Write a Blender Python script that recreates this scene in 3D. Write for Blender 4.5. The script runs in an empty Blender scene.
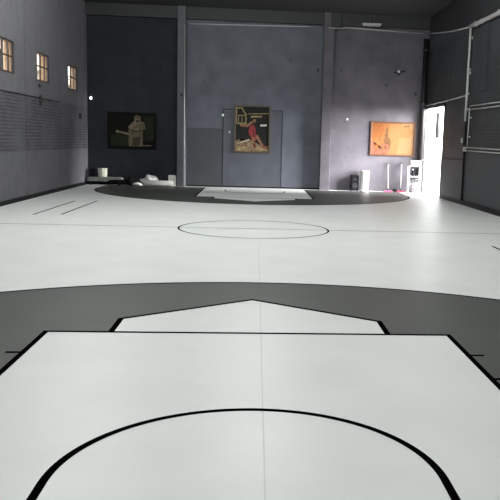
import bpy, bmesh, math, random
from mathutils import Vector, Matrix
random.seed(7)
C = bpy.context.scene.collection
PI = math.pi

# ------------------------------------------------------------------ materials
def srgb(r, g, b):
    f = lambda c: ((c/255)/12.92 if c/255 <= 0.04045 else (((c/255)+0.055)/1.055)**2.4)
    return (f(r), f(g), f(b), 1)

def mat(name, col, rough=0.6, metal=0.0, noise=0.0, nscale=6.0, bump=0.0, bscale=40.0, spec=0.5, chips=0.0):
    m = bpy.data.materials.new(name); m.use_nodes = True
    nt = m.node_tree; N = nt.nodes; L = nt.links
    b = N['Principled BSDF']
    b.inputs['Base Color'].default_value = col
    b.inputs['Roughness'].default_value = rough
    b.inputs['Metallic'].default_value = metal
    b.inputs['Specular IOR Level'].default_value = spec
    tc = N.new('ShaderNodeTexCoord')
    if noise > 0:
        n = N.new('ShaderNodeTexNoise'); n.inputs['Scale'].default_value = nscale; n.inputs['Detail'].default_value = 6
        L.new(tc.outputs['Object'], n.inputs['Vector'])
        r = N.new('ShaderNodeMapRange'); r.inputs['From Min'].default_value = .3; r.inputs['From Max'].default_value = .7
        r.inputs['To Min'].default_value = 1-noise; r.inputs['To Max'].default_value = 1+noise
        L.new(n.outputs['Fac'], r.inputs['Value'])
        mx = N.new('ShaderNodeVectorMath'); mx.operation = 'SCALE'
        mx.inputs[0].default_value = col[:3]
        L.new(r.outputs['Result'], mx.inputs['Scale'])
        out = mx.outputs['Vector']
        if chips > 0:
            # small scuffs and knocked-off paint
            mp = N.new('ShaderNodeMapping'); mp.inputs['Scale'].default_value = (3.2, 3.2, 1.9)
            L.new(tc.outputs['Object'], mp.inputs['Vector'])
            cn = N.new('ShaderNodeTexNoise'); cn.inputs['Scale'].default_value = 2.2; cn.inputs['Detail'].default_value = 3
            L.new(mp.outputs['Vector'], cn.inputs['Vector'])
            cr = N.new('ShaderNodeMapRange'); cr.inputs['From Min'].default_value = .69; cr.inputs['From Max'].default_value = .73
            cr.inputs['To Min'].default_value = 1; cr.inputs['To Max'].default_value = 1-chips
            L.new(cn.outputs['Fac'], cr.inputs['Value'])
            m2 = N.new('ShaderNodeVectorMath'); m2.operation = 'SCALE'
            L.new(out, m2.inputs[0]); L.new(cr.outputs['Result'], m2.inputs['Scale']); out = m2.outputs['Vector']
        L.new(out, b.inputs['Base Color'])
    if bump > 0:
        n2 = N.new('ShaderNodeTexNoise'); n2.inputs['Scale'].default_value = bscale; n2.inputs['Detail'].default_value = 4
        L.new(tc.outputs['Object'], n2.inputs['Vector'])
        bp = N.new('ShaderNodeBump'); bp.inputs['Strength'].default_value = bump; bp.inputs['Distance'].default_value = .01
        L.new(n2.outputs['Fac'], bp.inputs['Height']); L.new(bp.outputs['Normal'], b.inputs['Normal'])
    return m

def painted_brick(name, col, rough, z0, z1, y0=-99, y1=99):
    """painted wall: smooth plaster, with brick courses showing between z0 and z1"""
    m = mat(name, col, rough)
    nt = m.node_tree; N = nt.nodes; L = nt.links; b = N['Principled BSDF']
    tc = N.new('ShaderNodeTexCoord')
    sp = N.new('ShaderNodeSeparateXYZ'); L.new(tc.outputs['Object'], sp.inputs['Vector'])
    cb = N.new('ShaderNodeCombineXYZ'); L.new(sp.outputs['Y'], cb.inputs['X']); L.new(sp.outputs['Z'], cb.inputs['Y'])
    br = N.new('ShaderNodeTexBrick')
    br.inputs['Scale'].default_value = 1.0
    br.inputs['Mortar Size'].default_value = .012
    br.inputs['Mortar Smooth'].default_value = .4
    br.inputs['Brick Width'].default_value = .30
    br.inputs['Row Height'].default_value = .088
    br.inputs['Color1'].default_value = (1, 1, 1, 1); br.inputs['Color2'].default_value = (.72, .72, .72, 1)
    br.inputs['Mortar'].default_value = (.12, .12, .12, 1)
    L.new(cb.outputs['Vector'], br.inputs['Vector'])
    def step(sock, a, bb):
        r = N.new('ShaderNodeMapRange'); r.interpolation_type = 'SMOOTHSTEP'
        r.inputs['From Min'].default_value = a; r.inputs['From Max'].default_value = bb
        L.new(sock, r.inputs['Value']); return r.outputs['Result']
    def mul(a, bb):
        k = N.new('ShaderNodeMath'); k.operation = 'MULTIPLY'
        L.new(a, k.inputs[0])
        if isinstance(bb, float): k.inputs[1].default_value = bb
        else: L.new(bb, k.inputs[1])
        return k.outputs[0]
    mask = mul(step(sp.outputs['Z'], z0-.01, z0+.01), step(sp.outputs['Z'], z1+.01, z1-.01))
    # patchy worn brickwork
    n = N.new('ShaderNodeTexNoise'); n.inputs['Scale'].default_value = 1.1; n.inputs['Detail'].default_value = 8
    L.new(tc.outputs['Object'], n.inputs['Vector'])
    patch = step(n.outputs['Fac'], .30, .6)
    mask2 = mul(mask, patch)
    mixc = N.new('ShaderNodeMix'); mixc.data_type = 'RGBA'; mixc.blend_type = 'MULTIPLY'
    mixc.inputs[6].default_value = col
    L.new(br.outputs['Color'], mixc.inputs[7]); L.new(mul(mask2, .95), mixc.inputs[0])
    n3 = N.new('ShaderNodeTexNoise'); n3.inputs['Scale'].default_value = 3; n3.inputs['Detail'].default_value = 8
    L.new(tc.outputs['Object'], n3.inputs['Vector'])
    r = N.new('ShaderNodeMapRange'); r.inputs['From Min'].default_value = .3; r.inputs['From Max'].default_value = .7
    r.inputs['To Min'].default_value = .88; r.inputs['To Max'].default_value = 1.12
    L.new(n3.outputs['Fac'], r.inputs['Value'])
    # whole band a touch darker than the plaster
    dk = N.new('ShaderNodeMapRange'); dk.inputs['To Min'].default_value = 1; dk.inputs['To Max'].default_value = .86
    L.new(mask, dk.inputs['Value'])
    sc = N.new('ShaderNodeVectorMath'); sc.operation = 'SCALE'
    L.new(mixc.outputs[2], sc.inputs[0]); L.new(mul(r.outputs['Result'], dk.outputs['Result']), sc.inputs['Scale'])
    L.new(sc.outputs['Vector'], b.inputs['Base Color'])
    bp = N.new('ShaderNodeBump'); bp.inputs['Strength'].default_value = .8; bp.inputs['Distance'].default_value = .012
    hv = N.new('ShaderNodeMath'); hv.operation = 'MULTIPLY'
    L.new(br.outputs['Fac'], hv.inputs[0]); L.new(mask2, hv.inputs[1])
    inv = N.new('ShaderNodeMath'); inv.operation = 'MULTIPLY_ADD'; inv.inputs[1].default_value = -1; 
    L.new(hv.outputs[0], inv.inputs[0])
    ns = mul(n3.outputs['Fac'], .15); L.new(ns, inv.inputs[2])
    L.new(inv.outputs[0], bp.inputs['Height']); L.new(bp.outputs['Normal'], b.inputs['Normal'])
    return m

def clear_glass():
    m = bpy.data.materials.new('window_glass'); m.use_nodes = True
    nt = m.node_tree; N = nt.nodes; L = nt.links
    N.remove(N['Principled BSDF'])
    t = N.new('ShaderNodeBsdfTransparent'); t.inputs[0].default_value = (.93, .95, .94, 1)
    g = N.new('ShaderNodeBsdfGlossy'); g.inputs['Roughness'].default_value = .03
    mx = N.new('ShaderNodeMixShader'); mx.inputs[0].default_value = .06
    L.new(t.outputs[0], mx.inputs[1]); L.new(g.outputs[0], mx.inputs[2])
    L.new(mx.outputs[0], N['Material Output'].inputs['Surface'])
    return m

def emis(name, col, s):
    m = mat(name, col, .5)
    b = m.node_tree.nodes['Principled BSDF']
    b.inputs['Emission Color'].default_value = col; b.inputs['Emission Strength'].default_value = s
    return m

M = {}
M['floor_white'] = mat('white_floor_paint', (.74, .755, .735, 1), .42, spec=.3, noise=.035, nscale=1.3, bump=.04, bscale=3)
M['floor_grey'] = mat('grey_floor_paint', (.063, .066, .060, 1), .5, spec=.2, noise=.06, nscale=1.5, bump=.04, bscale=3)
M['line'] = mat('black_line_paint', (.002, .002, .002, 1), .8, spec=.0)
M['seam'] = mat('floor_joint_filler', (.60, .62, .60, 1), .5, spec=.3)
M['wall_left'] = painted_brick('grey_paint_left_wall', (.110, .108, .118, 1), .7, 1.27, 2.73)
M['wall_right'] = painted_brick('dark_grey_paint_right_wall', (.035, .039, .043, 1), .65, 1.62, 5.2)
M['wall_back'] = mat('blue_grey_wall_paint', (.098, .106, .128, 1), .62, noise=.18, nscale=1.4, bump=.35, bscale=5, chips=.35, spec=.25)
M['wall_back_dark'] = mat('shaded_wall_paint', (.024, .026, .032, 1), .75, spec=.12, noise=.16, nscale=2.2, bump=.3, bscale=5)  # left bay's shade put into the colour; also draws the doorway outline
M['wall_back_lilac'] = mat('lilac_grey_wall_paint', (.092, .086, .098, 1), .62, noise=.2, nscale=1.6, bump=.35, bscale=5, chips=.5, spec=.2)
M['patch_green'] = mat('greenish_patch_paint', (.036, .041, .046, 1), .6, noise=.12, nscale=2, bump=.4, bscale=5)
M['patch_blue'] = mat('bluish_patch_paint', (.056, .062, .077, 1), .6, noise=.14, nscale=2, bump=.4, bscale=5)
M['pilaster'] = mat('pilaster_grey_paint', (.074, .078, .088, 1), .62, noise=.08, nscale=3, bump=.25, bscale=6)
M['ceiling'] = mat('dark_ceiling_paint', (.022, .022, .024, 1), .8, noise=.1)
M['steel_dark'] = mat('dark_steel_beam', (.016, .016, .018, 1), .6)
M['base'] = mat('black_skirting', (.006, .006, .007, 1), .6, spec=.15)
M['tan'] = mat('tan_brick_reveal', (.26, .155, .085, 1), .8, noise=.35, nscale=14, bump=.5, bscale=30)
M['iron'] = mat('rusty_window_iron', (.035, .022, .016, 1), .6)
M['glass'] = clear_glass()
M['conduit'] = mat('white_conduit_plastic', (.40, .41, .39, 1), .45)
M['conduit_grey'] = mat('grey_conduit_steel', (.42, .42, .42, 1), .4, .3)
M['cable'] = mat('black_cable', (.01, .01, .01, 1), .5)
M['frame_black'] = mat('black_picture_frame', (.003, .003, .003, 1), .5, spec=.08)
M['frame_brown'] = mat('brown_picture_frame', (.09, .035, .016, 1), .4)
M['frame_bronze'] = mat('bronze_picture_frame', (.05, .035, .018, 1), .4)
M['white'] = mat('white_plastic', (.75, .75, .73, 1), .4, noise=.03)
M['cream'] = mat('cream_plastic', (.50, .51, .42, 1), .5, noise=.04)
M['paper'] = mat('off_white_sheet', (.50, .49, .46, 1), .75, noise=.08, nscale=9, bump=.3, bscale=18)
M['board'] = mat('grey_green_matting', (.16, .17, .155, 1), .8, noise=.3, nscale=12, bump=.3, bscale=25)
M['black'] = mat('black_fabric', (.007, .007, .008, 1), .8, spec=.1)
M['pink'] = mat('pink_mop_cloth', (.75, .10, .20, 1), .8, noise=.1, nscale=30)
M['concrete'] = mat('outdoor_concrete', (.55, .54, .52, 1), .8, noise=.08)
M['lilac'] = mat('faded_cardboard', (.42, .36, .38, 1), .8, noise=.1)
M['wire'] = mat('grey_wire', (.12, .12, .13, 1), .4, .4)
M['sealed'] = mat('patched_grey_paint', (.046, .046, .053, 1), .6, spec=.25, noise=.12, nscale=2.5, bump=.3, bscale=5)
M['brickhouse'] = mat('sunlit_brick', (.10, .075, .055, 1), .8, noise=.3, nscale=1.5)

# ------------------------------------------------------------------ mesh helpers
def box(bm, x0, x1, y0, y1, z0, z1, mi=0, bev=0, rot=None, pivot=None):
    vs = [bm.verts.new((x, y, z)) for x in (x0, x1) for y in (y0, y1) for z in (z0, z1)]
    idx = [(0, 1, 3, 2), (4, 6, 7, 5), (0, 4, 5, 1), (2, 3, 7, 6), (0, 2, 6, 4), (1, 5, 7, 3)]
    fs = [bm.faces.new([vs[i] for i in f]) for f in idx]
    for f in fs: f.material_index = mi
    if rot is not None:
        pv = pivot or Vector(((x0+x1)/2, (y0+y1)/2, (z0+z1)/2))
        bmesh.ops.rotate(bm, verts=vs, cent=pv, matrix=rot)
    if bev > 0:
        es = list({e for f in fs for e in f.edges})
        r = bmesh.ops.bevel(bm, geom=es, offset=bev, segments=2, affect='EDGES', profile=.5)
        for f in r['faces']: f.material_index = mi
    return vs

def tube(bm, pts, r, seg=10, mi=0, cap=True):
    pts = [Vector(p) for p in pts]; rings = []
    for i, p in enumerate(pts):
        if i == 0: d = pts[1]-p
        elif i == len(pts)-1: d = p-pts[i-1]
        else: d = (pts[i+1]-p).normalized()+(p-pts[i-1]).normalized()
        d.normalize()
        up = Vector((0, 0, 1)) if abs(d.z) < .9 else Vector((0, 1, 0))
        a = d.cross(up).normalized(); b = d.cross(a).normalized()
        rr = r[i] if isinstance(r, (list, tuple)) else r
        rings.append([bm.verts.new(p+(a*math.cos(t)+b*math.sin(t))*rr) for t in [2*PI*k/seg for k in range(seg)]])
    for i in range(len(rings)-1):
        for k in range(seg):
            f = bm.faces.new([rings[i][k], rings[i][(k+1) % seg], rings[i+1][(k+1) % seg], rings[i+1][k]])
            f.smooth = True; f.material_index = mi
    if cap:
        for rg in (rings[0], rings[-1]):
            f = bm.faces.new(rg); f.material_index = mi
    return rings

def lathe(bm, prof, cx, cy, seg=24, mi=0, z0=0):
    rings = []
    for r, z in prof:
        rings.append([bm.verts.new((cx+r*math.cos(2*PI*k/seg), cy+r*math.sin(2*PI*k/seg), z0+z)) for k in range(seg)])
    for i in range(len(rings)-1):
        for k in range(seg):
            f = bm.faces.new([rings[i][k], rings[i][(k+1) % seg], rings[i+1][(k+1) % seg], rings[i+1][k]])
            f.smooth = True; f.material_index = mi
    for rg in (rings[0], rings[-1]):
        if rg: bm.faces.new(rg).material_index = mi

def obj(name, bm, mats, parent=None, loc=None):
    bmesh.ops.recalc_face_normals(bm, faces=bm.faces)
    me = bpy.data.meshes.new(name); bm.to_mesh(me); bm.free()
    if not isinstance(mats, (list, tuple)): mats = [mats]
    for m in mats: me.materials.append(m)
    o = bpy.data.objects.new(name, me); C.objects.link(o)
    if parent is not None: o.parent = parent
    if loc is not None: o.location = loc
    return o

def thing(name, label, cat, loc=(0, 0, 0), rotz=0, group=None):
    o = bpy.data.objects.new(name, None); C.objects.link(o)
    o.location = loc; o.rotation_euler = (0, 0, rotz); o.empty_display_size = .1
    o['label'] = label; o['category'] = cat
    if group: o['group'] = group
    return o
def tag(o, label, cat, group=None):
    o['label'] = label; o['category'] = cat
    if group: o['group'] = group
    return o
def struct(name, bm, mats):
    o = obj(name, bm, mats); o['kind'] = 'structure'; return o
def NB(): return bmesh.new()

# ------------------------------------------------------------------ room dimensions (metres; court centre = origin)
XL, XR, YB, YF, ZC = -6.05, 6.28, 12.9, -17.0, 6.35
T = .24
# court
LW, FT, BL = 1.807, 8.03, 12.39
SW, SY, AY = 1.245, 7.534, 6.607
CR = 1.47
HOOP, AR, RR, RY = 10.89, 5.262, 1.022, 10.965
LT = .05

# ------------------------------------------------------------------ floor with painted court (one mesh)
bm = NB()
box(bm, XL-.3, XR+.3, YF-.3, YB+.3, -.12, 0, 0)
def poly(pts, z, mi):
    f = bm.faces.new([bm.verts.new((x, y, z)) for x, y in pts]); f.material_index = mi
    f.normal_update()
    if f.normal.z < 0: f.normal_flip()
def seg_line(a, b, w, z, mi=2, ext=0):
    a = Vector(a); b = Vector(b); d = (b-a).normalized(); n = Vector((-d.y, d.x))*w/2
    a = a-d*ext; b = b+d*ext
    poly([a+n, b+n, b-n, a-n], z, mi)
def arc_line(c, r, a0, a1, w, z, n=96, mi=2):
    for i in range(n):
        t0 = a0+(a1-a0)*i/n; t1 = a0+(a1-a0)*(i+1)/n
        q = lambda R, t: (c[0]+R*math.cos(t), c[1]+R*math.sin(t))
        poly([q(r-w/2, t0), q(r+w/2, t0), q(r+w/2, t1), q(r-w/2, t1)], z, mi)
for s in (1, -1):
    # s=+1: far half; s=-1: near half. canonical far-half coordinates times s (rotational symmetry)
    P = lambda x, y: (s*x, s*y)
    # grey three point zone
    pts = [P(AR*math.cos(t), HOOP-AR*math.sin(t)) for t in [PI*k/120 for k in range(121)]]
    pts = [P(AR, BL)]+pts+[P(-AR, BL)]
    poly(pts, .001, 1)
    arc_line(P(0, HOOP), AR, (PI if s > 0 else 0), (2*PI if s > 0 else PI), .05, .003, 140)
    for sx in (1, -1): seg_line(P(sx*AR, HOOP), P(sx*AR, BL), .05, .003)
    seg_line(P(-AR, BL), P(AR, BL), .05, .003)
    # white lane and pointed head
    poly([P(-LW, FT), P(LW, FT), P(LW, BL), P(-LW, BL)], .002, 0)
    poly([P(-SW, FT), P(-SW, SY), P(0, AY), P(SW, SY), P(SW, FT)], .002, 0)
    seg_line(P(-LW, FT), P(LW, FT), LT, .0035, ext=LT/2)
    for sx in (1, -1):
        seg_line(P(sx*LW, FT), P(sx*LW, BL), LT, .003, ext=LT/2)
        seg_line(P(sx*SW, FT), P(sx*SW, SY), .055, .003, ext=.02)
        seg_line(P(sx*SW, SY), P(0, AY), .055, .0032, ext=.01)
        for ty in (8.68, 9.30):
            seg_line(P(sx*LW, ty), P(sx*(LW+.135), ty), .045, .0028)
    arc_line(P(0, RY), RR, (PI if s > 0 else 0), (2*PI if s > 0 else PI), .048, .003, 96)
    for sx in (1, -1): seg_line(P(sx*RR, RY-.005), P(sx*RR, RY+.28), .048, .003)
    # team bench marks by the side line
    for x, y0, y1 in ((-4.76, 1.75, 5.45), (-4.21, 1.9, 5.65)):
        seg_line(P(x, y0), P(x, y1), .045, .003)
seg_line((XL+.02, 0), (XR-.02, 0), .028, .003)
arc_line((0, 0), CR, 0, 2*PI, .038, .0032, 160)
seg_line((.085, -11.5), (.085, -6.75), .008, .0026, 3); seg_line((.085, -5.6), (.085, -2.2), .008, .0026, 3)
floor = struct('floor', bm, [M['floor_white'], M['floor_grey'], M['line'], M['seam']])

# ------------------------------------------------------------------ walls
WIN = [(3.62, 4.84), (6.76, 7.98), (10.18, 11.40), (.45, 1.67), (-2.85, -1.63), (-6.1, -4.88), (-9.4, -8.18), (-12.7, -11.48)]
WZ0, WZ1 = 3.19, 3.99
bm = NB()
ys = sorted(WIN)
for (xa, xb, mi) in ((XL-.06, XL, 0), (XL-T, XL-.06, 1)):
    box(bm, xa, xb, YF, YB, 0, WZ0, mi)
    box(bm, xa, xb, YF, YB, WZ1, ZC, mi)
    c = YF
    for a, b in ys:
        box(bm, xa, xb, c, a, WZ0, WZ1, mi); c = b
    box(bm, xa, xb, c, YB, WZ0, WZ1, mi)
# shallow pilasters between the windows
for y in (5.95, 9.35, 12.55, 2.6, -.7, -4.0, -7.3, -10.6):
    box(bm, XL, XL+.010, y-.26, y+.26, 0, ZC, 0)
struct('wall_left', bm, [M['wall_left'], M['tan']])

# right wall with door opening
DY0, DY1, DZ = 10.08, 12.78, 3.10
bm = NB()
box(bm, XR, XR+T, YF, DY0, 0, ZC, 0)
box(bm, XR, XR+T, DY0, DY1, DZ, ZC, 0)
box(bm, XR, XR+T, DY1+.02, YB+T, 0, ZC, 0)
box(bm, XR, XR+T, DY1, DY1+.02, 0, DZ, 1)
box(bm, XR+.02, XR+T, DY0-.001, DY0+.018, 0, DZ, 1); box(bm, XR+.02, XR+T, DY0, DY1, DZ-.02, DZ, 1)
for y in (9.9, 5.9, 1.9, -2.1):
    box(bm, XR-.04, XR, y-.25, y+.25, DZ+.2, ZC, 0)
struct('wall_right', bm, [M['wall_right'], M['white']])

# back wall
bm = NB()
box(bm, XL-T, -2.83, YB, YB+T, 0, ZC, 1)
box(bm, -2.83, 2.54, YB, YB+T, 0, ZC, 0)
box(bm, 2.54, XR+T, YB, YB+T, 0, ZC, 3)
box(bm, -2.83, -2.54, YB-.36, YB, 0, ZC, 2, .01)
box(bm, 2.36, 2.72, YB-.36, YB, 0, ZC, 3, .01)
# band course proud of the wall and chipped spots
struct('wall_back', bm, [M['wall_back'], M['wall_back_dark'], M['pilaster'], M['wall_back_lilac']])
bm = NB(); box(bm, XL-T, XR+T, YF-T, YF, 0, ZC); struct('wall_front', bm, M['wall_back'])
bm = NB(); box(bm, XL-T, XR+T, YF-T, YB+T, ZC, ZC+.15); struct('ceiling', bm, M['ceiling'])

# bricked-up doorway outline behind the middle poster
bm = NB()
for x in (-1.21, .95): box(bm, x-.013, x+.013, YB-.012, YB, .0, 2.84)
box(bm, -1.23, .97, YB-.012, YB, 2.82, 2.85)
box(bm, -2.5, -1.23, YB-.008, YB, 0, 2.14, 1)
box(bm, -1.19, .93, YB-.006, YB, 0, 2.80, 2)
struct('trim_1', bm, [M['wall_back_dark'], M['patch_green'], M['patch_blue']])
# patched infill beside the doorway on the right wall
bm = NB()
box(bm, XR-.03, XR, 7.42, DY0, 1.36, 2.95, 0)
box(bm, XR-.05, XR, 7.42, DY0, .0, 1.34, 0)
box(bm, XR-.06, XR-.001, 7.38, 7.42, .0, 1.6, 1)
box(bm, XR-.06, XR-.001, 7.48, 9.2, 1.66, 2.75, 2)
struct('trim_2', bm, [M['sealed'], M['base'], M['wall_right']])
# door lintel and frame
bm = NB()
box(bm, XR-.03, XR+.02, DY0-.04, DY0+.018, 0, DZ+.05)
box(bm, XR-.03, XR+.02, DY0-.04, DY1+.06, DZ-.02, DZ+.05)
box(bm, XR-.03, XR+.0, DY1, DY1+.06, 0, DZ+.05)
d = struct('door_1', bm, M['steel_dark'])
# thick tie beam at the head of the back wall
bm = NB()
box(bm, XL, XR, YB-.25, YB, 5.94, ZC)
box(bm, 2.60, 2.95, YB-.42, YB-.25, 5.78, ZC)
struct('trim_3', bm, M['steel_dark'])
# dark soffit boarding along the head of the right wall, its lower edge dropping away from the corner
bm = NB()
prof = [(YB-.26, 5.84), (11.2, 5.63), (9.56, 5.45), (7.3, 5.26), (3.0, 5.21), (YF, 5.15)]
va = [[bm.verts.new((x, y, z)) for y, z in prof+[(YF, ZC), (YB-.26, ZC)]] for x in (XR-.05, XR)]
bm.faces.new(va[0]); bm.faces.new(va[1])
for k in range(len(va[0])): bm.faces.new([va[0][k], va[0][(k+1) % 8], va[1][(k+1) % 8], va[1][k]])
struct('trim_5', bm, M['steel_dark'])
# skirtings
bm = NB(); box(bm, XL, XL+.045, YF, YB, 0, .10); struct('baseboard_left', bm, M['base'])
bm = NB(); box(bm, XR-.06, XR, YF, DY0-.05, 0, .13); struct('baseboard_right', bm, M['base'])
bm = NB(); box(bm, XL+.05, -2.83, YB-.02, YB, 0, .07); box(bm, -2.54, 2.36, YB-.02, YB, 0, .05); struct('baseboard_back', bm, M['base'])

# windows
for i, (a, b) in enumerate(WIN):
    bm = NB(); x0, x1 = XL-.045, XL-.006
    box(bm, x0, x1, a, a+.05, WZ0, WZ1); box(bm, x0, x1, b-.13, b, WZ0, WZ1)
    box(bm, x0, x1, a, b, WZ0, WZ0+.045); box(bm, x0, x1, a, b, WZ1-.045, WZ1)
    for k in (1, 2):
        y = a+(b-a)*k/3; box(bm, x0, x1, y-.022, y+.022, WZ0, WZ1)
    box(bm, x0+.005, x1-.005, a, b, WZ0+.40, WZ0+.435)
    w = struct('window_%d' % (i+1), bm, M['iron'])
    g = NB(); box(g, x0+.015, x0+.021, a+.05, b-.13, WZ0+.045, WZ1-.045)
    obj('pane', g, M['glass'], w)

# ------------------------------------------------------------------ conduits and wall fittings
def pipe(pts, r, m, label, cat='pipe', name='conduit', group=None, clips=()):
    bm = NB(); tube(bm, pts, r, 10)
    for p in pts[1:-1]:
        bmesh.ops.create_uvsphere(bm, u_segments=10, v_segments=8, radius=r*1.25, matrix=Matrix.Translation(p))
    o = obj(name, bm, m)
    for c in clips:
        k = NB(); box(k, c[0]-.05, c[0]+.05, c[1]-.05, c[1]+.05, c[2]-.03, c[2]+.03, 0, .008)
        obj('bracket', k, m, o)
    if pts[0][0] > 6.1:                     # saddle clips that hold it to the right wall
        back = XR-.05 if cat == 'duct' else XR-.001
        for (x, y, z) in [tuple((Vector(a)*.5+Vector(b)*.5)) for a, b in zip(pts, pts[1:])]:
            if z > 5.1: back = min(back, XR-.051)
            k = NB(); box(k, x-r*.9, back, y-.02, y+.02, z-r*1.2, z+r*1.2)
            obj('saddle_clip', k, m, o)
    return tag(o, label, cat, group)
yb = YB-.03
pipe([(-2.57, YB-.39, 0.02), (-2.57, YB-.39, 2.8), (-2.57, YB-.39, 5.74)], .016, M['conduit_grey'],
     'thin grey upright conduit on the face of the left wall pier')
pipe([(-2.48, yb, 5.80), (-1.3, yb, 5.82), (1.0, yb, 5.86), (2.30, yb, 5.89)], .020, M['conduit_grey'],
     'thin grey conduit along the top of the middle bay')
pipe([(2.50, YB-.439, 5.80), (2.98, YB-.439, 5.80)], .018, M['conduit_grey'],
     'short grey conduit under the beam end on the right pier')
pipe([(2.98, yb, 5.86), (3.2, yb, 5.90), (4.42, yb, 5.86), (6.16, yb, 5.80)], .02, M['conduit_grey'],
     'grey conduit along the top of the right bay')
XW = XR-.075
pipe([(XW, 12.7, 5.78), (XW, 11.2, 5.60), (XW, 9.56, 5.41), (XW, 7.36, 5.23)], .02, M['conduit_grey'],
     'sagging grey conduit from the corner to the pipe top on the right wall')
pipe([(XW, 7.28, 5.22), (XW, 7.28, 4.6), (XW, 7.30, 3.2), (XW, 7.32, 2.49)], .036, M['conduit'],
     'thick white vertical pipe on the right wall', clips=[(XW+.02, 7.29, 4.0), (XW+.02, 7.31, 3.30)])
pipe([(XR-.12, 7.18, 5.22), (XR-.12, 6.1, 5.19), (XR-.12, 3.0, 5.15), (XR-.12, -2, 5.10)], .06, M['conduit_grey'],
     'wide grey cable duct leading up from the pipe top at upper right', cat='duct', name='cable_duct')
pipe([(XW, 12.6, 3.19), (XW, 10.66, 3.21), (XW, 9, 3.22), (XW, 7.38, 3.25)], .018, M['conduit_grey'],
     'thin conduit above the bright doorway')
pipe([(XW, 1.0, 2.93), (XW, 4.33, 2.90), (XW, 6.90, 2.92)], .017, M['conduit'],
     'upper of the two white conduits atop the rectangular loop')
pipe([(XW, 6.93, 2.87), (XW, 6.94, 2.3), (XW, 6.96, 1.76)], .017, M['conduit'],
     'white upright conduit at the left end of the rectangular loop')
pipe([(XW, 1.0, 2.84), (XW, 4.33, 2.80), (XW, 6.88, 2.82)], .015, M['conduit'],
     'lower of the two white conduits atop the rectangular loop')
pipe([(XW, 1.0, 1.70), (XW, 4.1, 1.69), (XW, 7.22, 1.72)], .017, M['conduit'],
     'upper of the two white conduits at the foot of the loop')
pipe([(XW, 1.0, 1.59), (XW, 4.1, 1.60), (XW, 7.22, 1.63)], .017, M['conduit'],
     'lowest white conduit on the right wall')
bm = NB(); tube(bm, [(XW, 7.33, 2.44), (XW-.0, 7.38, 2.2), (XW-.0, 7.33, 1.95), (XW-.0, 7.29, 1.80)], [.03, .045, .04, .03], 8)
o = obj('cable_bundle', bm, M['cable'])
tag(o, 'black cable bundle hanging below the white vertical pipe', 'cable')
for y, z, t in ((7.62, 1.93, 'small pale switch box left of the black cable bundle'), (7.34, 1.67, 'white junction box at the corner of the conduit loop')):
    bm = NB(); box(bm, XR-.07, XR, y-.09, y+.09, z-.07, z+.07, 0, .012)
    o = obj('junction_box', bm, M['conduit']); tag(o, t, 'box')
    k = NB(); tube(k, [(XR-.072, y, z), (XR-.078, y, z)], .02, 10); obj('screw_cap', k, M['conduit_grey'], o)
# down pipe in the back right corner
bm = NB(); tube(bm, [(6.14, YB-.13, 0.02), (6.14, YB-.13, 5.6)], .10, 14)
o = obj('drain_pipe', bm, M['cable']); tag(o, 'thick black drain pipe in the corner left of the doorway', 'pipe')
for z in (1.2, 3.3, 5.2):
    k = NB(); tube(k, [(6.14, YB-.13, z-.05), (6.14, YB-.13, z+.05)], .112, 14); obj('pipe_collar', k, M['cable'], o)

# small round wall lamp high on left bay
t = thing('wall_light', 'tiny white wall light high on the dark left bay', 'light', (-5.92, YB, 3.07))
bm = NB(); tube(bm, [(0, 0, 0), (0, -.04, 0)], .055, 14); obj('back_plate', bm, M['white'], t)
bm = NB(); bmesh.ops.create_uvsphere(bm, u_segments=14, v_segments=10, radius=.04, matrix=Matrix.Translation((0, -.05, 0)) @ Matrix.Diagonal((1, .7, 1.5, 1)))
obj('globe', bm, emis('lit_globe', (1, 1, 1, 1), 2.2), t)
# camera-like bracket on right bay
t = thing('wall_bracket_lamp', 'small spotlight on a dark bracket high on the right bay', 'light', (5.18, YB, 4.40))
bm = NB(); tube(bm, [(-.20, -.03, -.03), (-.06, -.05, -.04), (.06, -.05, .0), (.24, -.03, .03)], [.012, .03, .03, .012], 8); box(bm, -.06, .06, -.06, 0, -.13, -.02, 0, .01); obj('bracket', bm, M['cable'], t)
bm = NB(); tube(bm, [(-.02, -.05, .01), (-.02, -.16, .0)], [.035, .05], 12); obj('lamp_head', bm, M['conduit'], t)
# chips / fixings on the walls, each a little plug
def plug(x, z, r, m, label, y=YB, sq=False, name='wall_plug'):
    bm = NB()
    box(bm, x-r, x+r, y-.02, y, z-r*1.2, z+r*1.2, 0, r*.3)
    o = obj(name, bm, m); return tag(o, label, 'fitting')
plug(-1.22, 2.62, .035, M['white'], 'tiny white plug left of the middle poster, the upper one')
plug(-.97, 2.02, .03, M['conduit_grey'], 'tiny grey plug left of the middle poster, the lower one')
plug(4.75, 3.90, .04, M['cable'], 'small dark socket below and left of the bracket spotlight')
plug(5.85, 3.62, .05, M['cable'], 'small dark socket above the right end of the orange poster')
plug(3.35, 2.62, .03, M['white'], 'tiny pale plug on the wall left of the orange poster')
plug(2.20, 4.35, .05, M['cable'], 'small dark socket high up just left of the right pier')
plug(-2.68, 3.27, .05, M['cable'], 'small dark socket on the left pier', y=YB-.36)
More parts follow.
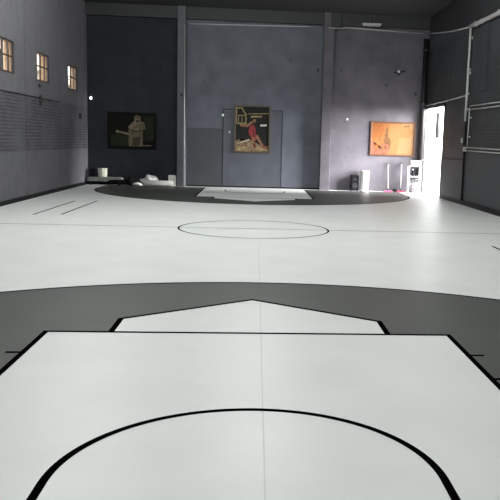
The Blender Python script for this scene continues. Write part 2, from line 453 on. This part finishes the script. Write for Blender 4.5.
# iron hook on left wall
bm = NB(); tube(bm, [(XL+.02, 7.0, 2.82), (XL+.035, 7.0, 2.76), (XL+.05, 7.02, 2.66), (XL+.03, 6.98, 2.52)], [.012, .02, .025, .012], 8)
box(bm, XL, XL+.02, 6.95, 7.06, 2.50, 2.80)
o = obj('iron_bracket', bm, M['cable']); tag(o, 'dark iron bracket on the left wall below the middle window', 'bracket')
bm = NB(); box(bm, XL, XL+.05, 6.88, 7.08, 3.02, 3.12, 0, .015)
o = obj('socket_box', bm, M['cable']); tag(o, 'small dark box just under the middle left window', 'fitting')
bm = NB(); box(bm, XL+.035, XL+.08, 11.6, 11.8, 2.3, 2.48, 0, .015)
bmesh.ops.translate(bm, verts=bm.verts, vec=(-.035, 0, 0))
o = obj('socket_box', bm, M['cable']); tag(o, 'small dark box on the left wall near the back corner', 'fitting')
# ledge line above the exposed brick on the left wall
bm = NB(); c = YF
for a, b in ((YF, 12.2),): box(bm, XL, XL+.018, a, 9.0, 2.715, 2.745)
struct('trim_4', bm, M['base'])

# ------------------------------------------------------------------ posters
def poster(name, label, cx, z0, z1, w, mfr, fw, shapes, mats):
    t = thing(name, label, 'poster', (cx, YB, z0))
    h = z1-z0
    bm = NB()
    for a in ((-w/2, -w/2+fw, 0, h), (w/2-fw, w/2, 0, h), (-w/2+fw, w/2-fw, 0, fw), (-w/2+fw, w/2-fw, h-fw, h)):
        box(bm, a[0], a[1], -.05, 0, a[2], a[3], 0, .006)
    obj('frame', bm, mfr, t)
    bm = NB(); box(bm, -w/2+fw, w/2-fw, -.02, -.001, fw, h-fw, 0)
    n = 0
    iw, ih = w-2*fw, h-2*fw
    for mi, pts in shapes:
        n += 1; y = -.0205-.0003*n
        vs = [bm.verts.new((-w/2+fw+u*iw, y, fw+v*ih)) for u, v in pts]
        f = bm.faces.new(vs); f.material_index = mi
    bmesh.ops.triangulate(bm, faces=[f for f in bm.faces if len(f.verts) > 4])
    for f in bm.faces:
        f.normal_update()
        if f.normal.y > 0 and len(f.verts) == 3: f.normal_flip()
    me = bpy.data.meshes.new('printed_picture'); bm.to_mesh(me); bm.free()
    for m in mats: me.materials.append(m)
    o = bpy.data.objects.new('printed_picture', me); C.objects.link(o); o.parent = t
    return t
def ell(cx, cy, rx, ry, n=16, a=0):
    return [(cx+rx*math.cos(2*PI*k/n)*math.cos(a)-ry*math.sin(2*PI*k/n)*math.sin(a), cy+rx*math.cos(2*PI*k/n)*math.sin(a)+ry*math.sin(2*PI*k/n)*math.cos(a)) for k in range(n)]
def limb(x0, y0, x1, y1, w0, w1):
    dx, dy = x1-x0, y1-y0; l = math.hypot(dx, dy); nx, ny = -dy/l, dx/l
    return [(x0+nx*w0, y0+ny*w0), (x1+nx*w1, y1+ny*w1), (x1-nx*w1, y1-ny*w1), (x0-nx*w0, y0-ny*w0)]
pm = lambda n, c, r=.6, ns=.15: mat('print_'+n, c, r, noise=ns, nscale=12, spec=.08)
# left: sepia player holding the jersey, arm out
A = [pm('black_ground', (.005, .005, .004, 1)), pm('sepia', (.105, .085, .055, 1), ns=.4), pm('sepia_light', (.16, .135, .095, 1), ns=.3), pm('dark_green', (.014, .018, .010, 1)), pm('shadow_brown', (.045, .035, .022, 1))]
s = [(3, [(.02, .02), (.40, .02), (.42, .45), (.02, .35)]), (3, [(.78, .2), (.98, .2), (.98, .95), (.76, .95)]),
     (1, [(.42, .02), (.74, .02), (.75, .62), (.70, .68), (.60, .70), (.48, .66), (.42, .58)]),
     (4, [(.50, .05), (.66, .05), (.68, .30), (.52, .32)]),
     (2, limb(.44, .58, .60, .78, .05, .06)), (2, limb(.60, .76, .76, .72, .055, .05)), (1, limb(.72, .74, .76, .55, .05, .045)),
     (2, ell(.62, .84, .065, .10)), (4, ell(.62, .80, .04, .04)), (1, [(.54, .88), (.70, .88), (.68, .96), (.60, .98), (.55, .95)]),
     (2, limb(.42, .40, .20, .46, .035, .02)), (2, ell(.17, .47, .035, .045)), (4, limb(.46, .5, .72, .5, .02, .02)),
     (2, ell(.60, .55, .05, .04)), (2, [(.72, .04), (.93, .04), (.93, .065), (.72, .065)]), (4, ell(.95, .35, .012, .06))]
poster('framed_poster', 'dark black-framed poster of a sepia player on the left bay', -4.47, 1.30, 2.61, 1.73, M['frame_black'], .075, s, A)
# middle: red player leaping at a hoop over a crowd
B = [pm('night', (.016, .016, .014, 1)), pm('gold', (.21, .165, .085, 1), ns=.4), pm('red', (.20, .035, .038, 1)), pm('skin', (.19, .10, .06, 1)), pm('pale', (.42, .39, .33, 1)), pm('crowd', (.16, .11, .065, 1), ns=.8), pm('dark_red', (.10, .022, .02, 1))]
s = [(5, [(0, 0), (1, 0), (1, .14), (.85, .10), (.7, .16), (.55, .22), (.4, .28), (.2, .22), (.08, .26), (0, .22)]),
     (1, [(0, 0), (.35, 0), (.30, .10), (.05, .12)]), (1, [(.55, .02), (1, .01), (1, .07), (.6, .09)]), (5, ell(.32, .2, .14, .05, a=.3)), (4, limb(.05, .17, .4, .26, .008, .012)),
     (1, limb(.0, .985, .0, .60, .035, .035)), (1, limb(.02, .95, .20, .98, .012, .012)), (1, limb(.15, .98, .32, .80, .018, .016)), (1, limb(.30, .82, .30, .62, .018, .018)),
     (1, limb(0, .62, .32, .62, .018, .018)), (1, limb(.08, .80, .08, .62, .01, .01)), (1, limb(.18, .80, .18, .62, .01, .01)), (1, limb(.06, .80, .3, .80, .01, .01)),
     (1, limb(.34, .835, 1, .855, .009, .009)), (1, limb(.45, .775, .78, .785, .02, .014)),
     (3, limb(.12, .575, .36, .57, .022, .028)), (3, limb(.34, .57, .50, .66, .03, .03)), (3, ell(.56, .69, .045, .042)),
     (2, [(.42, .56), (.54, .60), (.60, .50), (.60, .40), (.66, .34), (.60, .24), (.50, .26), (.42, .36), (.38, .44)]),
     (6, limb(.52, .48, .56, .32, .02, .02)), (3, limb(.52, .32, .55, .18, .045, .03)), (3, limb(.62, .36, .76, .20, .045, .03)), (3, limb(.76, .2, .84, .10, .03, .03)),
     (6, limb(.55, .18, .6, .08, .03, .03)), (2, ell(.86, .11, .06, .025)), (4, [(.74, .565), (.94, .575), (.94, .615), (.74, .605)])]
poster('framed_poster', 'upright poster of a red-clad player leaping at a hoop on the middle bay', -.14, 1.28, 3.02, 1.32, M['frame_bronze'], .06, s, B)
# right: orange picture with a hazy group of figures
Cc = [pm('orange', (0.186, 0.077, 0.026, 1), ns=.10), pm('amber', (0.192, 0.098, 0.038, 1), ns=.08), pm('yellow', (0.198, 0.119, 0.056, 1), ns=.06), pm('haze_brown', (0.098, 0.048, 0.022, 1), ns=.4), pm('rose', (0.181, 0.064, 0.040, 1), ns=.3), pm('deep_orange', (0.173, 0.063, 0.020, 1), ns=.12)]
s = [(2, [(.5, 0), (1, 0), (1, 1), (.62, 1), (.55, .5)]), (1, [(.36, 0), (.6, 0), (.66, .5), (.72, 1), (.42, 1)]), (1, ell(.76, .72, .2, .2)),
     (5, [(0, .5), (.2, .55), (.3, .75), (.25, 1), (0, 1)]), (4, [(0, 0), (.36, 0), (.46, .20), (.40, .26), (.28, .18), (.18, .30), (.10, .22), (.05, .40), (0, .42)]),
     (3, limb(.345, .45, .36, .80, .045, .022)), (3, ell(.36, .80, .022, .05)), (3, [(.29, .42), (.36, .60), (.44, .50), (.47, .38), (.44, .30), (.32, .32)]),
     (3, limb(.22, .14, .27, .28, .025, .02)), (3, limb(.33, .16, .35, .34, .02, .025)), (3, limb(.43, .18, .42, .34, .02, .02)), (3, ell(.2, .49, .018, .035)),
     (5, ell(.12, .24, .05, .07)), (4, ell(.30, .30, .10, .035)), (3, [(.74, .88), (.90, .90), (.88, .95), (.76, .93)])]
poster('framed_poster', 'glowing orange framed poster beside the doorway', 5.07, 1.32, 2.58, 1.70, M['frame_brown'], .055, s, Cc)

# ------------------------------------------------------------------ things on the floor, left
# long flat bench with legs
t = thing('low_bench', 'long low grey bench under the dark poster at the back left', 'bench', (-5.36, YB-.38, 0))
bm = NB(); box(bm, -.60, .62, -.20, .20, .19, .28, 0, .02); box(bm, -.62, .10, -.215, .215, .13, .20, 0, .02); obj('seat', bm, M['board'], t)
for x in (-.5, .5):
    for y in (-.14, .14):
        bm = NB(); box(bm, x-.03, x+.03, y-.03, y+.03, 0, .14); obj('leg', bm, M['black'], t)
bm = NB(); box(bm, -.5, .5, -.02, .02, .06, .10); obj('stretcher', bm, M['black'], t)
# bucket on it
t = thing('bucket', 'pale cream cylindrical tub standing on the low bench', 'bucket', (-5.46, YB-.38, .281))
bm = NB(); lathe(bm, [(.145, 0), (.155, .02), (.165, .27), (.165, .28)], 0, 0, 26); obj('body', bm, M['cream'], t)
bm = NB(); lathe(bm, [(.172, .272), (.175, .285), (.172, .31), (.15, .315)], 0, 0, 26); obj('lid', bm, M['cream'], t)
# rolled white banners
def roll(x0, x1, y, z, r, label, name='rolled_sheet'):
    bm = NB()
    tube(bm, [(x0, y, z), (x0+.01, y, z), (x1-.01, y, z), (x1, y, z)], [r*.96, r, r, r*.96], 20)
    o = obj(name, bm, M['paper']); tag(o, label, 'roll')
    k = NB(); tube(k, [(x1-.002, y, z), (x1+.006, y, z)], r*.35, 12); obj('core', k, M['lilac'], o)
    return o
roll(-3.98, -2.95, YB-.52, .105, .105, 'long off-white rolled sheet lying on the floor left of the left pier')
# crumpled sheet hump
bm = NB(); bmesh.ops.create_icosphere(bm, subdivisions=4, radius=1)
for v in bm.verts:
    p = v.co.copy(); k = 1+.10*math.sin(7*p.x+3*p.z)+.07*math.sin(11*p.y+5*p.x)
    v.co = Vector((p.x*.30*k, p.y*.17*k, max(0, .19+p.z*.19*k)))
    if p.x < -.3: v.co.z *= .78; v.co.x *= 1.10
for f in bm.faces: f.smooth = True
o = obj('crumpled_sheet', bm, M['paper'], None, (-3.84, YB-.20, 0)); tag(o, 'crumpled off-white sheet humped up behind the rolled sheet', 'sheet')
# upright short box at right end
t = thing('paper_carton', 'small off-white carton against the left pier', 'box', (-3.0, YB-.20, 0))
bm = NB(); box(bm, -.14, .14, -.13, .13, 0, .40, 0, .012); obj('body', bm, M['paper'], t)
bm = NB(); box(bm, -.142, .142, -.02, .02, .398, .404); obj('tape', bm, M['lilac'], t)
# dark bag and pale wrapper
bm = NB(); bmesh.ops.create_icosphere(bm, subdivisions=4, radius=1)
for v in bm.verts:
    p = v.co.copy(); k = 1+.12*math.sin(6*p.x+2)+.08*math.sin(9*p.z+4*p.y)
    v.co = Vector((p.x*.22*k, p.y*.16*k, max(0, .13+p.z*.15*k)))
for f in bm.faces: f.smooth = True
o = obj('duffel_bag', bm, M['black'], None, (-4.46, YB-.32, 0)); tag(o, 'black slumped bag between the low bench and the rolled sheet', 'bag')
k = NB(); tube(k, [(-.12, -.05, .22), (-.08, -.08, .31), (.06, -.08, .32), (.11, -.05, .23)], .012, 8); obj('handle', k, M['cable'], o)
bm = NB()
tube(bm, [(-.17, 0, .05), (-.05, .02, .08), (.08, -.01, .07), (.17, .01, .04)], [.03, .055, .06, .02], 10)
o = obj('plastic_wrapper', bm, M['white'], None, (-4.20, YB-.60, .0)); tag(o, 'small white wrapper on the floor beside the black bag', 'wrapper')
for v in o.data.vertices: v.co.z = max(v.co.z, .0)
# dim stool-like case left end
bm = NB(); box(bm, -.10, .10, -.035, .035, 0, .55, 0, .012)
o = obj('dark_case', bm, M['black'], None, (-5.86, YB-.105, 0)); tag(o, 'slim black case upright behind the left end of the bench', 'case')
k = NB(); tube(k, [(-.04, 0, .55), (-.04, 0, .58), (.04, 0, .58), (.04, 0, .55)], .008, 8); obj('handle', k, M['cable'], o)

# ------------------------------------------------------------------ things on the floor, right
t = thing('white_bin', 'tall white round bin below and left of the orange poster', 'bin', (4.03, YB-.30, 0))
bm = NB(); lathe(bm, [(.150, 0), (.158, .015), (.165, .70), (.165, .71)], 0, 0, 30); obj('body', bm, M['white'], t)
bm = NB(); lathe(bm, [(.170, .70), (.172, .73), (.15, .755), (.06, .765)], 0, 0, 30); obj('lid', bm, M['white'], t)
t = thing('black_speaker', 'black speaker box on the floor left of the white bin', 'speaker', (3.67, YB-.24, 0), 0)
bm = NB(); box(bm, -.15, .15, -.13, .13, .02, .58, 0, .025); obj('body', bm, M['black'], t)
bm = NB(); tube(bm, [(0, -.13, .2), (0, -.138, .2)], .10, 20); tube(bm, [(0, -.13, .43), (0, -.138, .43)], .05, 16); obj('speaker_cone', bm, M['cable'], t)
for x in (-.11, .11):
    bm = NB(); tube(bm, [(x, -.09, 0), (x, -.09, .025)], .02, 8); obj('foot', bm, M['cable'], t)
# mops
def mop(x, tilt, headm, label, hl=.28):
    t = thing('floor_mop', label, 'mop', (x, YB-.30, 0))
    bm = NB(); tube(bm, [(0, 0, .10), (tilt, .24, 1.02)], .013, 10); obj('handle', bm, M['white'], t)
    bm = NB(); tube(bm, [(tilt-.0, .24, 1.02), (tilt*1.02, .245, 1.08)], .020, 10); obj('grip', bm, M['cable'], t)
    bm = NB(); tube(bm, [(0, 0, .12), (0, 0, .05)], [.02, .035], 10); obj('joint', bm, M['cable'], t)
    bm = NB(); box(bm, -hl/2, hl/2, -.07, .07, 0.0, .05, 0, .02)
    for k in range(14):
        xx = -hl/2+hl*(k+.5)/14
        tube(bm, [(xx, -.06, .03), (xx, -.10, .008)], .011, 6)
    obj('mop_head', bm, headm, t)
mop(4.93, .01, M['pink'], 'white-handled mop with a pink head, below the middle of the orange poster', .28)
mop(5.40, .04, M['pink'], 'white-handled mop with a thin pink head, nearer the doorway', .30)
t = thing('floor_brush', 'small dark brush on the floor between the two pink mops', 'brush', (5.18, YB-.34, 0))
bm = NB(); box(bm, -.07, .07, -.05, .05, .03, .11, 0, .02); obj('block', bm, M['black'], t)
bm = NB(); box(bm, -.065, .065, -.045, .045, 0, .032); obj('bristles', bm, M['cable'], t)
# white wire shelf rack
t = thing('shelf_rack', 'slim white metal rack by the doorway corner', 'rack', (5.84, YB-.52, 0))
for x in (-.22, .22):
    for y in (-.13, .13):
        bm = NB(); box(bm, x-.012, x+.012, y-.012, y+.012, 0, 1.0); obj('leg', bm, M['white'], t)
for z in (.98, .60):
    bm = NB(); box(bm, -.235, .235, -.145, .145, z-.012, z+.012)
    obj('shelf', bm, M['white'], t)
X0 = 5.84; Y0 = YB-.52
bm = NB(); box(bm, -.20, .20, -.11, .11, 0, .19, 0, .01)
o = obj('cardboard_box', bm, M['lilac'], None, (X0+.03, Y0, .993)); tag(o, 'faded pinkish box on top of the white rack', 'box')
k = NB(); box(k, -.02, .02, -.112, .112, .03, .192); obj('tape', k, M['paper'], o)
bm = NB(); lathe(bm, [(.045, 0), (.05, .02), (.05, .14), (.02, .19), (.02, .23)], 0, 0, 16)
o = obj('bottle', bm, M['black'], None, (X0-.06, Y0, .613)); tag(o, 'dark bottle standing on the lower shelf of the white rack', 'bottle')
k = NB(); lathe(k, [(.023, .225), (.023, .26)], 0, 0, 12); obj('cap', k, M['white'], o)
# wire crate on the floor under the rack
t = thing('wire_crate', 'grey wire crate on the floor under the white rack', 'crate', (X0+.02, Y0, 0))
bm = NB()
for z in (.02, .14, .26, .38, .50):
    for a, b in (((-.17, -.11), (.17, -.11)), ((.17, -.11), (.17, .11)), ((.17, .11), (-.17, .11)), ((-.17, .11), (-.17, -.11))):
        tube(bm, [(a[0], a[1], z), (b[0], b[1], z)], .010, 6)
obj('hoops', bm, M['wire'], t)
bm = NB()
for k in range(7):
    x = -.17+.34*k/6
    for y in (-.11, .11): tube(bm, [(x, y, .01), (x, y, .51)], .010, 6)
obj('upright_wires', bm, M['wire'], t)
bm = NB(); box(bm, -.12, .14, -.08, .08, .03, .36, 0, .03)
o = obj('folded_cloth', bm, M['lilac'], None, (X0+.02, Y0, 0)); tag(o, 'greyish cloth bundle inside the wire crate', 'cloth')
for v in o.data.vertices: v.co.x += .01*math.sin(20*v.co.z)
k = NB(); box(k, -.10, .12, -.083, -.078, .2, .215); obj('fold', k, M['paper'], o)

# ------------------------------------------------------------------ ceiling strip lights (unseen rows added to light the court + the unlit one at the back)
def strip(x, y, z, lit, label, group=None, ln=1.5, along='y'):
    t = thing('strip_light', label, 'light', (x, y, z), PI/2 if along == 'x' else 0, group)
    bm = NB(); box(bm, -.09, .09, -ln/2, ln/2, .03, .09, 0, .01); obj('housing', bm, M['conduit'], t)
    for sx in (-.045, .045):
        bm = NB(); tube(bm, [(sx, -ln/2+.03, .012), (sx, ln/2-.03, .012)], .016, 10)
        obj('tube_lamp', bm, M['lamp_on'] if lit else M['lamp_off'], t)
    for sy in (-ln/2+.25, ln/2-.25):
        bm = NB(); tube(bm, [(0, sy, .09), (0, sy, ZC-z)], .006, 6); obj('hanger', bm, M['wire'], t)
    return t
M['lamp_on'] = emis('lit_tube', (1, 1, 1, 1), 8)
M['lamp_off'] = mat('unlit_tube', (.35, .35, .35, 1), .3)
strip(4.03, YB-.62, 5.90, False, 'unlit grey strip light up at the head of the right bay', ln=.66, along='x')
LY = (-14, -9.5, -5, -.5, 3.2, 6.5)
for y in LY:
    for x in (-3.6, 0.1, 3.8):
        L_ = bpy.data.lights.new('added_court_lamp', 'POINT'); L_.shadow_soft_size = .35  # added point light under each unseen strip, brightens floor and walls
        L_.energy = {-14: 140, -9.5: 108, -5: 148, -.5: 340, 3.2: 180, 6.5: 55}[y]*((.5 if y < 3 else .2) if x > 3 and y > -2 else 1.1); L_.color = (.97, 1.0, .98)
        lo = bpy.data.objects.new('added_court_lamp', L_); C.objects.link(lo); lo.location = (x, y, 5.6)
        strip(x, y, 6.03, True, 'added twin-tube strip light hanging unseen high over the court', 'added strip lights over the court')

# ------------------------------------------------------------------ outdoors
bm = NB(); box(bm, -80, 80, -60, 120, -.30, -.125); o = struct('ground', bm, M['concrete'])
# pavement outside door
bm = NB(); box(bm, XR+.3, 14, 4, 30, -.125, -.02); o = struct('pavement', bm, M['concrete'])
bm = NB(); tube(bm, [(7.5, 15.95, -.02), (7.5, 15.95, 3.25)], .045, 12)
o = obj('gate_post', bm, M['white']); tag(o, 'slim post with a dark upper sleeve standing outside the bright doorway', 'post')
k = NB(); tube(k, [(7.5, 15.95, 2.08), (7.5, 15.95, 3.10)], .085, 12); q = obj('sleeve', k, M['steel_dark'], o); q['label'] = 'dark sleeve'
k = NB(); tube(k, [(7.5, 15.95, 3.25), (7.5, 15.95, 3.28)], .06, 12); obj('post_cap', k, M['white'], o)
# brick house seen as warm slivers through the left windows
t = thing('brick_house', 'tan brick house seen in slivers through the left windows', 'building', (-17, 42, -.12))
bm = NB(); box(bm, -9, .2, -4, 4, 0, 8.8); box(bm, .2, 2.8, -4, 4, 0, 6.0); box(bm, 2.8, 7, -4, 4, 0, 5.1); obj('wall', bm, M['brickhouse'], t)
bm = NB(); box(bm, -9.3, .3, -4.3, 4.3, 8.8, 9.0); obj('roof', bm, M['iron'], t)
bm = NB(); box(bm, .3, 2.8, -4.3, 4.3, 6.0, 6.15); obj('roof', bm, M['iron'], t)
bm = NB(); box(bm, 2.9, 7.3, -4.3, 4.3, 5.1, 5.25); obj('roof', bm, M['iron'], t)
for x, z in ((-7.5, 1.5), (-5, 1.5), (-2.5, 1.5), (2, 1.5), (5, 1.5), (-7.5, 5.8), (-5, 5.8), (-2.5, 5.8), (-.7, 5.8)):
    bm = NB(); box(bm, x-.5, x+.5, -4.03, -3.98, z, z+1.7); obj('window', bm, M['black'], t)

# ------------------------------------------------------------------ world
sl = bpy.data.lights.new('hazy_sun', 'SUN'); sl.energy = 52.0; sl.angle = math.radians(45); sl.color = (1, .985, 1)
so = bpy.data.objects.new('hazy_sun', sl); C.objects.link(so)
so.rotation_euler = Vector((-1, .42, -.20)).to_track_quat('-Z', 'Y').to_euler()
w = bpy.data.worlds.new('World'); bpy.context.scene.world = w; w.use_nodes = True
bg = w.node_tree.nodes['Background']
bg.inputs['Color'].default_value = (.97, .98, 1.0, 1); bg.inputs['Strength'].default_value = 7.0

# ------------------------------------------------------------------ camera
F, PIT, YAW, ROL, CX, CY = 737.55, .13301, -.08124, .03046, 313.72, 241.56
cam = bpy.data.cameras.new('camera'); co = bpy.data.objects.new('camera', cam); C.objects.link(co)
def world_dir(v):
    c, s = math.cos(PIT), math.sin(PIT)
    x, y, z = v[0], c*v[1]+s*v[2], -s*v[1]+c*v[2]
    c, s = math.cos(YAW), math.sin(YAW)
    return Vector((c*x-s*y, s*x+c*y, z))
c, s = math.cos(ROL), math.sin(ROL)
rx = world_dir((c, 0, s)); ry = world_dir((-s, 0, c)); rz = -world_dir((0, 1, 0))
Mx = Matrix((rx, ry, rz)).transposed().to_4x4(); Mx.translation = Vector((.008, -14.53, 1.72))
co.matrix_world = Mx
cam.sensor_fit = 'HORIZONTAL'; cam.sensor_width = 36; cam.lens = F/500*36
cam.shift_x = -(CX-250)/500; cam.shift_y = (CY-250)/500
cam.clip_end = 300
S = bpy.context.scene; S.camera = co
S.view_settings.view_transform = 'Standard'; S.view_settings.look = 'None'
S.view_settings.exposure = 0; S.view_settings.gamma = 1; S.view_settings.use_curve_mapping = False
